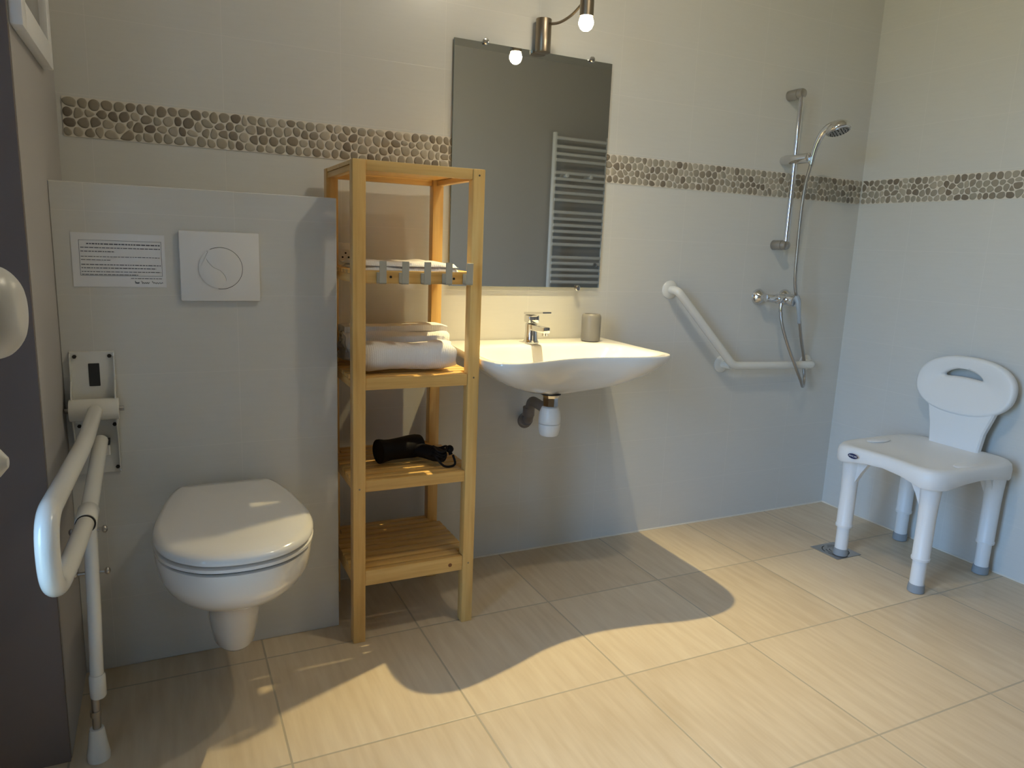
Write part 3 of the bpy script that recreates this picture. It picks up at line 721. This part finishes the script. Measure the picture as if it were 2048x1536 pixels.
# ------------------------------------------------------------------ floor drain
DX, DY = -.430, -.450
z_ = thing('floor_drain', 'square steel floor drain grate under one leg of the shower chair', 'drain', (DX, DY, 0))
bm = bmesh.new(); box(bm, DX-.067, DX+.067, DY-.067, DY+.067, -.002, .0022, .0008, 1); obj('drain_plate', bm, M['steel'], z_)
bm = bmesh.new()
for rr_, w_, arcs in ((.050, .0036, ((8, 80), (98, 170), (188, 260), (278, 350))), (.036, .0030, ((20, 100), (140, 220), (260, 340))), (.022, .003, ((0, 70), (120, 190), (240, 310))), (.008, .003, ((0, 350),))):
    for a0_, a1_ in arcs:
        A1, A2 = [], []
        for k in range(13):
            a = R(a0_+(a1_-a0_)*k/12); c_, s__ = math.cos(a), math.sin(a)
            A1.append((DX+(rr_-w_/2)*c_, DY+(rr_-w_/2)*s__)); A2.append((DX+(rr_+w_/2)*c_, DY+(rr_+w_/2)*s__))
        for k in range(12):
            bm.faces.new([bm.verts.new((x, y, .0025)) for x, y in (A1[k], A1[k+1], A2[k+1], A2[k])])
bmesh.ops.remove_doubles(bm, verts=bm.verts, dist=1e-6)
obj('drain_slots', bm, M['dark'], z_)

# ------------------------------------------------------------------ shower chair (faces -x, its back to the right wall)
c_ = thing('shower_chair', 'white plastic shower chair with backrest against the right wall', 'chair', (-.26, -.64, 0))
CY = -.645
legs = [(-.445, -.485, 0, 0), (-.448, -.812, 0, 0), (-.060, -.800, .0, .0), (-.062, -.462, 0, 0)]
for (lx, ly, _, _) in legs:
    L_ = thing('leg', None, None, (lx+.26, ly+.64, 0)); L_.parent = c_
    s = .0045 if ly < CY else -.0045
    sy = -1 if ly < CY else 1; sx = -1 if lx < -.25 else 1
    bm = bmesh.new(); lathe(bm, [(.0305, .122), (.0315, .130), (.0290, .134), (.0295, .28), (.031, .33), (.035, .398)], (lx, ly, 0), (0, 0, 1), 28)
    # web that widens towards the seat
    tri = [(0, .395), (-sy*.075, .395), (-sy*.050, .355), (-sy*.022, .30), (0, .26)]
    a_r = [bm.verts.new((lx-.010, ly+a, z)) for a, z in tri]; b_r = [bm.verts.new((lx+.010, ly+a, z)) for a, z in tri]; loft(bm, [a_r, b_r], True)
    tri = [(0, .395), (-sx*.060, .395), (-sx*.035, .355), (-sx*.018, .30), (0, .26)]
    a_r = [bm.verts.new((lx+a, ly-.010, z)) for a, z in tri]; b_r = [bm.verts.new((lx+a, ly+.010, z)) for a, z in tri]; loft(bm, [a_r, b_r], True)
    obj('upper_leg', bm, M['plastic_matte'], L_)
    bm = bmesh.new(); cyl(bm, (lx, ly, .02), (lx, ly, .125), .0240, 24); obj('lower_leg', bm, M['plastic_matte'], L_)
    zb_ = .0025 if (lx < -.4 and ly > -.6) else 0
    bm = bmesh.new(); lathe(bm, [(.025, zb_), (.0280, zb_+.002), (.0280, .012), (.0262, .030), (.024, .031)], (lx, ly, 0), (0, 0, 1), 24); obj('rubber_tip', bm, M['rubber'], L_)
# seat shell
SXa, SXb, SYa, SYb = -.532, -.030, -.880, -.425
def srect(u, hx, hy, cx, cy, ex=5.0, dip=0):
    c, s = math.cos(u), math.sin(u)
    return Vector((cx+math.copysign(abs(c)**(2/ex), c)*hx, cy+math.copysign(abs(s)**(2/ex), s)*hy, 0))
NU = 96; scx, scy = (SXa+SXb)/2, (SYa+SYb)/2; shx, shy = (SXb-SXa)/2, (SYb-SYa)/2
def seat_pt(u, k, z):
    p = srect(u, shx*k, shy*k, scx, scy)
    v = (p.y-scy)/shy
    if p.x < scx: p.x += .030*k*max(0, math.cos(v*PI/2))**2*min(1, (scx-p.x)/shx*1.6)      # waisted front edge
    return p
def arch(p):                            # bottom edge arches up between the legs
    v = abs(p.y-scy)/shy; h = abs(p.x-scx)/shx
    a = max(0, 1-(v/.72)**2); b = max(0, 1-(h/.72)**2)
    return .022*max(a if h > .8 else 0, b if v > .8 else 0)
rings = []; bm = bmesh.new()
def sr(k, fz): rings.append([bm.verts.new((lambda p: Vector((p.x, p.y, fz(p))))(seat_pt(2*PI*i/NU, k, 0))) for i in range(NU)])
ztop = lambda p: .462
sr(.90, lambda p: .415); sr(.955, lambda p: .397+arch(p)); sr(.985, lambda p: .394+arch(p)); sr(.998, lambda p: .40+arch(p)); sr(1, lambda p: .432); sr(.985, lambda p: .449); sr(.95, lambda p: .459)
sr(.90, lambda p: .4615); sr(.84, lambda p: .4600); sr(.76, lambda p: .4560); sr(.6, lambda p: .4530); sr(.35, lambda p: .452); sr(.1, lambda p: .452)
loft(bm, rings, True)
seat = obj('seat', bm, M['plastic_matte'], c_, ang=50)
for yn, sgn in ((SYa, 1), (SYb, -1)):   # raised hand grips near the two ends of the seat
    bm = bmesh.new(); ellipsoid(bm, (-.300, yn+sgn*.052, .4585), .062, .026, .0075, 28, 12)
    obj('seat_grip', bm, M['plastic_matte'], seat, ang=70)
# badge on the front edge, left end
bt = Vector((-.5275+.0, -.474, .434))
bn = Vector((-1, 0, 0))
bm = bmesh.new()
ring0 = [bm.verts.new((-.5275, -.548+.0215*math.cos(2*PI*k/32), .434+.0095*math.sin(2*PI*k/32))) for k in range(32)]
ring1 = [bm.verts.new((-.5290, -.548+.0215*math.cos(2*PI*k/32), .434+.0095*math.sin(2*PI*k/32))) for k in range(32)]
loft(bm, [ring0, ring1], True)
badge = obj('badge', bm, M['badge'], seat, label='navy oval badge')
cu = bpy.data.curves.new('badge_text', 'FONT'); cu.body = 'INVACARE'; cu.size = .0092; cu.align_x = 'CENTER'; cu.align_y = 'CENTER'; cu.extrude = .0003; cu.shear = .25
to = bpy.data.objects.new('tmp', cu); C.objects.link(to)
bpy.context.view_layer.update()
me = bpy.data.meshes.new_from_object(to.evaluated_get(bpy.context.evaluated_depsgraph_get())); bpy.data.objects.remove(to)
bm = bmesh.new(); bm.from_mesh(me)
xs = [v.co.x for v in bm.verts]; sc_ = .036/(max(xs)-min(xs))
for v in bm.verts: x, y, z = v.co; v.co = Vector((-.5292-z*.5, -.548-x*sc_, .434+y*sc_*1.25))
obj('badge_lettering', bm, M['plastic'], seat, ang=20, rc=False)
# backrest: rounded oval with a hand slot on a wide stem
def backx(z): return -.075+.030*max(0, (z-.58))/.25
bm = bmesh.new(); NB = 72
oc = Vector((0, -.630, .695)); ohy, ohz = .190, .112
sc0 = Vector((0, -.619, .743)); 
def oval(k, hy, hz_, c, e=2.3):
    u = 2*PI*k/NB; c1, s1 = math.cos(u), math.sin(u)
    return (c.y+math.copysign(abs(c1)**(2/e), c1)*hy, c.z+math.copysign(abs(s1)**(2/e), s1)*hz_)
def slot(k, g=0):
    u = 2*PI*k/NB; c1, s1 = math.cos(u), math.sin(u)
    y = c1*(.078-g); return (sc0.y+y, sc0.z+s1*(.0165-g)-1.6*y*y*1.6)
def br(fn, dx): return [bm.verts.new((backx(z)+dx, y, z)) for y, z in [fn(k) for k in range(NB)]]
th = .017
R0 = [br(lambda k: slot(k), th), br(lambda k: oval(k, ohy*.95, ohz*.93, oc), th), br(lambda k: oval(k, ohy, ohz, oc), th*.55), br(lambda k: oval(k, ohy, ohz, oc), -th*.2), br(lambda k: oval(k, ohy*.985, ohz*.975, oc), -th*.8),
      br(lambda k: oval(k, ohy*.94, ohz*.90, oc), -th), br(lambda k: oval(k, ohy*.87, ohz*.80, oc), -th*.72), br(lambda k: slot(k, -.010), -th*.7), br(lambda k: slot(k), -th*.3)]
loft(bm, R0+[R0[0]], False)
backr = obj('backrest', bm, M['plastic_matte'], c_, ang=60)
bm = bmesh.new()
rings = []
for z, yl, yr in ((.40, -.730, -.535), (.46, -.732, -.535), (.53, -.742, -.528), (.60, -.765, -.510), (.64, -.775, -.500)):
    x = backx(z); q = .012
    rings.append([bm.verts.new(p) for p in ((x-q, yl+.006, z), (x-q, yr-.006, z), (x-q+.006, yr, z), (x+.012, yr, z), (x+.006, yr-.012, z), (x+.006, yl+.012, z), (x+.012, yl, z), (x-q+.006, yl, z))])
loft(bm, rings, True); obj('backrest_stem', bm, M['plastic_matte'], c_, ang=30)

# ------------------------------------------------------------------ towel radiator on the front wall (seen in the mirror)
RXL = -.160
w_ = thing('towel_radiator', 'white ladder towel radiator reflected in the mirror', 'radiator', (RXL+.25, YF, .45))
yr = YF+.07
for x in (RXL+.015, RXL+.485):
    bm = bmesh.new(); cyl(bm, (x, yr, .45), (x, yr, 1.995), .019, 20, .003); obj('upright_tube', bm, M['plastic'], w_)
zs = [1.985-(p-279)*.00375+(-.03) for p in (279, 295, 309, 321, 345, 357, 370, 384, 398, 422, 435, 447.5, 460, 473, 486, 512, 524, 537, 549, 562)]+[.80, .75, .70, .61, .56, .51]
for z in zs:
    bm = bmesh.new(); cyl(bm, (RXL+.02, yr+.018, z), (RXL+.48, yr+.018, z), .0120, 14); obj('rung', bm, M['plastic'], w_)
for x, z in ((RXL+.12, 1.69), (RXL+.33, 1.69), (RXL+.12, .70), (RXL+.33, .70)):
    bm = bmesh.new(); cyl(bm, (x, YF, z), (x, yr+.032, z), .014, 16, .002); obj('wall_mount', bm, M['plastic'], w_)
bm = bmesh.new(); cyl(bm, (RXL+.40, yr+.03, 1.03), (RXL+.40, yr+.05, 1.03), .016, 16, .003); obj('air_valve', bm, M['chrome'], w_)

# ceiling light ---------------------------------------------------
CLP = (-1.63, -1.11)
u_ = thing('ceiling_light', 'round white ceiling light above the middle of the room', 'ceiling light', (CLP[0], CLP[1], H))
bm = bmesh.new(); lathe(bm, [(.09, 0), (.09, -.02), (.085, -.022)], (CLP[0], CLP[1], H), (0, 0, 1), 32); obj('base', bm, M['plastic'], u_)
bm = bmesh.new(); lathe(bm, [(.055, -.022), (.055, -.03), (.045, -.045), (.025, -.055), (.002, -.058)], (CLP[0], CLP[1], H), (0, 0, 1), 32); obj('dome', bm, M['ceil_lamp'], u_)

# ------------------------------------------------------------------ lights
def lamp(name, ty, loc, e, col, **k):
    d_ = bpy.data.lights.new(name, ty); d_.energy = e; d_.color = col
    for a, v in k.items(): setattr(d_, a, v)
    o = bpy.data.objects.new(name, d_); C.objects.link(o); o.location = loc; return o
sp_ = lamp('mirror_spot', 'SPOT', (BP.x, BP.y, BP.z-.027), 108, (1, .81, .40), spot_size=R(88), spot_blend=1, shadow_soft_size=.008)
tgt = Vector((-1.80, -.80, 0)); sp_.rotation_euler = (tgt-sp_.location).to_track_quat('-Z', 'Y').to_euler()
g2 = lamp('bulb_spill', 'SPOT', (BP.x, BP.y, BP.z-.027), 6, (1, .84, .58), spot_size=R(165), spot_blend=.8, shadow_soft_size=.01)
g2.rotation_euler = sp_.rotation_euler
lamp('ceiling_lamp', 'POINT', (CLP[0], CLP[1], H-.075), 20, (1, .89, .68), shadow_soft_size=.035)
# daylight comes in through the glazed opening
pl = lamp('window_portal', 'AREA', (-3.38, (WY0+WY1)/2, WH/2), 1, (1, 1, 1), shape='RECTANGLE', size=WY1-WY0, size_y=WH)
pl.rotation_euler = (R(90), 0, R(-90)); pl.data.cycles.is_portal = True
W = bpy.data.worlds.new('sky'); bpy.context.scene.world = W; W.use_nodes = True; nt = W.node_tree
bg = nt.nodes['Background']; tc = nt.nodes.new('ShaderNodeTexCoord'); sx_ = nt.nodes.new('ShaderNodeSeparateXYZ'); nt.links.new(tc.outputs['Generated'], sx_.inputs[0])
rp = nt.nodes.new('ShaderNodeValToRGB'); mp = nt.nodes.new('ShaderNodeMapRange'); mp.inputs[1].default_value = -1; mp.inputs[2].default_value = 1
nt.links.new(sx_.outputs[2], mp.inputs[0]); nt.links.new(mp.outputs[0], rp.inputs[0])
e = rp.color_ramp.elements; e[0].position = .46; e[0].color = (.10, .13, .07, 1); e[1].position = .53; e[1].color = (.33, .61, 1, 1)
x = e.new(.80); x.color = (.28, .52, 1, 1)
nt.links.new(rp.outputs[0], bg.inputs[0]); bg.inputs[1].default_value = 20

# ------------------------------------------------------------------ camera
cam = bpy.data.cameras.new('camera'); co = bpy.data.objects.new('camera', cam); C.objects.link(co)
cam.sensor_width = 36; cam.sensor_fit = 'HORIZONTAL'; cam.lens = 1443.12/2048*36; cam.clip_start = .02
co.location = (-2.8254, -2.3335, 1.1595); co.rotation_euler = (1.3805, -.0392, -.445)
sc = bpy.context.scene; sc.camera = co
sc.view_settings.view_transform = 'Standard'; sc.view_settings.look = 'None'; sc.view_settings.gamma = 1; sc.view_settings.use_curve_mapping = False
sc.view_settings.exposure = 0.0
